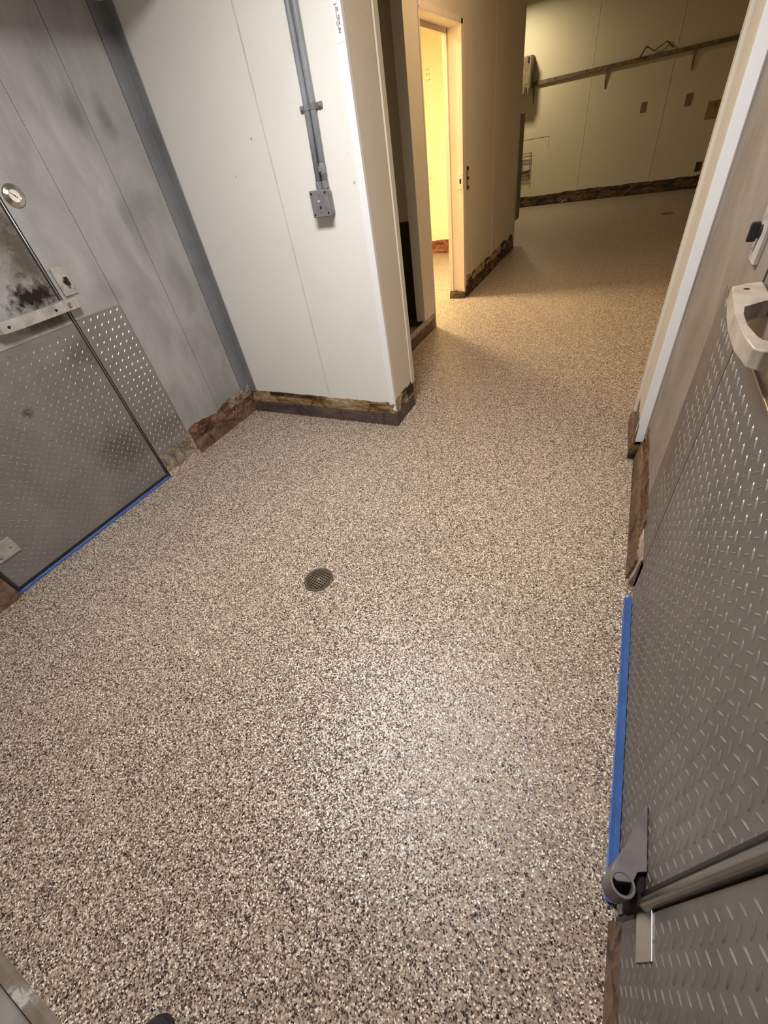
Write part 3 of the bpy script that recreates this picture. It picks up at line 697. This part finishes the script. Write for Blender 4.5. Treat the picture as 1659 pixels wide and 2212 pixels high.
# junction box
jx0, jx1, jz0, jz1 = -1.548, -1.436, 1.276, 1.394
tt = thing('junction_box', 'grey cast junction box at the foot of two conduits on the white wall', 'junction box', ((jx0 + jx1) / 2, YW, jz0))
MB().box((jx0 + .003, YW - .052, jz0 + .003), (jx1 - .003, YW - .001, jz1 - .003), .014, 4).build('body', M['jbox'], tt)
cv = MB().box((jx0, YW - .062, jz0), (jx1, YW - .050, jz1), .005, 3).build('cover', M['jbox'], tt)
for (x, z) in ((jx0 + .014, jz0 + .014), (jx1 - .012, jz0 + .016), (jx1 - .014, jz1 - .014), (jx0 + .014, jz1 - .014)):
    MB().lathe([(.006, 0), (.0045, .0025), (0, .003)], (x, YW - .0615, z), (0, -1, 0), 12).build('screw', M['hole'], cv)
xm = (jx0 + jx1) / 2
for (x, z, m_) in ((xm - .003, 1.346, 'outlet'), (xm + .002, 1.328, 'steel'), (xm + .003, 1.318, 'hole')):
    MB().lathe([(.0055, 0), (.004, .005), (0, .006)], (x, YW - .0615, z), (0, -1, 0), 12).build('screw', M[m_], cv)
for z in (1.372, 1.294): MB().lathe([(.0035, 0), (.003, .0015), (0, .0015)], (xm, YW - .0615, z), (0, -1, 0), 10).build('rivet', M['steel'], cv)

# sticker with small print on the corner strip
tt = thing('sticker', 'narrow white sticker with small dark upright print near the wall corner top', 'sticker', (-1.262, 2.345, 1.94))
MB().box((-1.278, 2.3448, 1.868), (-1.2445, 2.3460, 1.985), 0).build('label_paper', M['paper'], tt)
b = MB()
def ink(x0, z0, x1, z1): b.box((min(x0, x1), 2.3441, min(z0, z1)), (max(x0, x1), 2.3449, max(z0, z1)))
ink(-1.2725, 1.9735, -1.2560, 1.9755)
b.prism([(-1.2655, 1.971), (-1.2635, 1.971), (-1.2600, 1.896), (-1.2620, 1.896)], 1, 2.3441, 2.3449)
for (x, z, hh) in ((-1.2590, 1.965, .012), (-1.2570, 1.944, .016), (-1.2575, 1.926, .010), (-1.2590, 1.909, .009)):
    ink(x, z, x + .0022, z - hh); ink(x + .0045, z - .001, x + .0062, z - hh * .8); ink(x, z, x + .006, z - .0018); ink(x, z - hh * .5, x + .005, z - hh * .5 - .0016)
ink(-1.2680, 1.928, -1.2662, 1.916); ink(-1.2625, 1.898, -1.2550, 1.895)
b.build('printing', M['ink'], tt)

# switch plate on the corridor wall, outlet in the yellow room
tt = thing('switch_plate', 'dark narrow switch plate beside the bright doorway', 'switch', (XC, 5.53, 1.14))
MB().box((XC, 5.500, 1.045), (XC + .006, 5.570, 1.240), .002).build('plate', M['black_plate'], tt)
for z in (1.10, 1.18): MB().box((XC + .006, 5.516, z - .026), (XC + .009, 5.556, z + .026), .002).build('insert', M['beige'], tt)
tt = thing('outlet', 'ivory duplex outlet on the bright yellow wall', 'outlet', (-3.03, 8.0, 1.03))
MB().box((-3.075, 7.994, .955), (-2.995, 8.0, 1.105), .002).build('plate', M['outlet'], tt)
for z in (1.00, 1.06):
    s_ = MB().lathe([(.017, 0), (.016, .003), (0, .003)], (-3.035, 7.994, z), (0, -1, 0), 18).build('socket', M['white_plastic'], tt)
    b = MB(); b.box((-3.042, 7.9900, z - .006), (-3.040, 7.9908, z + .006)); b.box((-3.031, 7.9900, z - .006), (-3.029, 7.9908, z + .006)); b.build('slots', M['hole'], s_)

# ---- far wall fittings
tt = thing('wall_shelf', 'long grimy metal shelf rail with hanging brackets on the far wall', 'shelf', (0, YF, 2.03))
b = MB(); b.box((-2.34, YF - .050, 2.035), (2.2, YF - .043, 2.090), .002); b.box((-2.34, YF - .050, 2.03), (2.2, YF - .001, 2.036), .001); b.build('rail', M['rail'], tt)
for x in (-2.30, -.95, .47, 1.75):
    b = MB(); b.prism([(YF - .002, 2.03), (YF - .048, 2.03), (YF - .044, 2.022), (YF - .012, 1.78), (YF - .002, 1.76)], 0, x - .006, x + .006)
    b.tube([(x - .03, YF - .045, 2.03), (x, YF - .012, 1.77)], .006, 8); b.build('bracket', M['rail'], tt)
for x in (-1.05, -.55, .52, -1.9, .95): MB().lathe([(.009, 0), (.007, .006), (0, .007)], (x, YF - .0495, 2.062), (0, -1, 0), 10).build('bolt', M['hole'], tt)
tt = thing('bent_strap', 'bent metal strap sticking up behind the wall rail', 'strap', (-.2, YF, 2.09))
b = MB(); b.tube([(-.42, YF - .07, 2.085), (-.35, YF - .10, 2.20), (-.33, YF - .10, 2.205)], .016, 8); b.tube([(-.33, YF - .10, 2.205), (-.20, YF - .05, 2.13), (-.02, YF - .03, 2.22), (.10, YF - .02, 2.12)], .009, 8); b.build('strap', M['rail'], tt)
tt = thing('wall_panel_bracket', 'upright metal panel fixed at the left end of the wall rail', 'panel', (-2.42, YF, 2.1))
MB().box((-2.75, YF - .30, 2.00), (-2.33, YF - .28, 2.46), .006).build('panel', M['rail'], tt)
MB().box((-2.345, YF - .30, 2.00), (-2.33, YF - .001, 2.46), .002).build('side', M['rail'], tt)
b = MB(); b.box((-2.75, YF - .30, 1.93), (-2.36, YF - .28, 2.00), .003); b.build('lower_flange', M['rail'], tt)
for x in (-2.43, -2.40): MB().tube([(x, YF - .305, 2.02), (x, YF - .318, 1.99), (x, YF - .305, 1.94)], .006, 6).build('hook', M['hole'], tt)
MB().box((-2.40, YF - .312, 2.36), (-2.375, YF - .300, 2.44), .003).build('clip', M['hole'], tt)
for (x0, x1, z0, z1, mt, lab) in (
        (-.245, -.145, 1.31, 1.46, 'plate_brown', 'small brown cover plate on the far wall, nearest the room middle'),
        (.49, .60, 1.29, 1.46, 'plate_brown', 'small brown cover plate on the far wall, higher and right of another'),
        (.95, 1.05, .27, .42, 'black_plate', 'dark low outlet plate above the far wall base')):
    tt = thing('cover_plate', lab, 'cover plate', ((x0 + x1) / 2, YF, z0), 'cover plates on the far wall')
    MB().box((x0, YF - .006, z0), (x1, YF, z1), .002).build('plate', M[mt], tt)
    for z in (z0 + .02, z1 - .02): MB().lathe([(.005, 0), (.004, .002), (0, .002)], ((x0 + x1) / 2, YF - .0058, z), (0, -1, 0), 8).build('screw', M['hole'], tt)
tt = thing('wall_patch', 'faded tan square with a small dark clip at the right of the far wall', 'patch', (.98, YF, 1.13))
MB().box((.88, YF - .002, 1.04), (1.12, YF, 1.30), 0).build('patch', M['stain'], tt); MB().box((.985, YF - .012, 1.20), (1.005, YF - .002, 1.27), .002).build('clip', M['rail'], tt)
tt = thing('wall_frame', 'faint empty paper holder outline on the far wall by the cabinet', 'holder', (-2.15, YF, 1.05))
b = MB(); b.box((-2.60, YF - .004, 1.205), (-1.92, YF, 1.212)); b.box((-1.925, YF - .004, 1.03), (-1.918, YF, 1.212)); b.build('frame', M['stain'], tt)
tt = thing('wire_rack', 'small dark wire rack hanging low on the far wall behind the cabinet', 'rack', (-2.35, YF, .7))
b = MB()
for z in (.60, .68, .93, .98): b.tube([(-2.62, YF - .06, z), (-2.27, YF - .06, z), (-2.27, YF - .002, z)], .008, 6)
for x in (-2.60, -2.45, -2.28): b.tube([(x, YF - .06, .52), (x, YF - .06, 1.0)], .008, 6)
b.build('wires', M['plate_brown'], tt)
MB().box((-2.62, YF - .05, .60), (-2.29, YF - .01, .67), .004).build('tray', M['plate_brown'], tt)

# cabinet past the end of the corridor wall
tt = thing('cabinet', 'tall brown grey metal cabinet just past the corridor wall end', 'cabinet', (-1.95, 8.30, 0))
MB().box((-2.25, 8.13, .34), (-1.675, 8.43, 1.60), .004).build('body', M['cabinet'], tt)
MB().box((-2.25, 8.43, .36), (-1.69, 8.445, 1.58), .003).build('door', M['cabinet'], tt)
for (x, y) in ((-2.2, 8.16), (-2.2, 8.39), (-1.80, 8.16), (-1.80, 8.39)): MB().tube([(x, y, 0), (x, y, .345)], .018, 10).build('leg', M['hole'], tt)
tt = thing('floor_mark', 'small dark drain cover far off on the kitchen floor', 'drain', (.53, 9.78, 0))
MB().lathe([(0, .003), (.09, .003), (.10, .0)], (.53, 9.78, 0), (0, 0, 1), 28).build('cover', M['drain'], tt)
b = MB(); b.tube([(-1.50, 12.25, .012), (-1.47, 12.22, .05), (-1.42, 12.20, .07), (-1.38, 12.22, .04)], .006, 6)
tag(b.build('wire_scrap', M['white_plastic'], None, loc=(-1.45, 12.25, 0)), 'short pale wire curling out of the far wall base', 'wire')

# photographer's shoe, just entering the frame
sx, sy = -.640, -.385
tt = thing('shoe', 'toe of a black shoe at the bottom edge of the picture', 'shoe', (sx, sy, 0))
secs = [(0, .010, .020), (.012, .028, .040), (.035, .040, .052), (.07, .046, .060), (.12, .047, .070), (.17, .043, .088), (.22, .040, .105), (.26, .040, .108), (.285, .030, .100), (.295, .012, .085)]
def loft(zs, grow=0.0, top=None):
    b = MB(); rings = []
    for (d, hw, ht) in secs:
        ring = []
        for k in range(16):
            a = math.pi * 2 * k / 16; x = (hw + grow) * math.cos(a) * (abs(math.cos(a)) ** -.25 if abs(math.cos(a)) > .05 else 1)
            z = (top if top else ht) * (0.5 + .5 * math.sin(a)); ring.append(b.bm.verts.new((sx + x, sy - d + grow * (1 if d < .05 else -1), z + zs)))
        rings.append(ring)
    for i in range(len(rings) - 1):
        for k in range(16): b.bm.faces.new([rings[i][k], rings[i][(k + 1) % 16], rings[i + 1][(k + 1) % 16], rings[i + 1][k]])
    b.bm.faces.new(rings[0]); b.bm.faces.new(rings[-1][::-1]); return b
loft(.016).build('upper', M['leather'], tt, smooth=True)
loft(.0, .004, .022).build('sole', M['rubber'], tt)
b = MB()
for k in range(4):
    d = .10 + k * .025; b.tube([(sx - .022, sy - d, .086 + k * .008), (sx, sy - d - .004, .093 + k * .009), (sx + .022, sy - d, .086 + k * .008)], .003, 6)
b.build('laces', M['rubber'], tt)
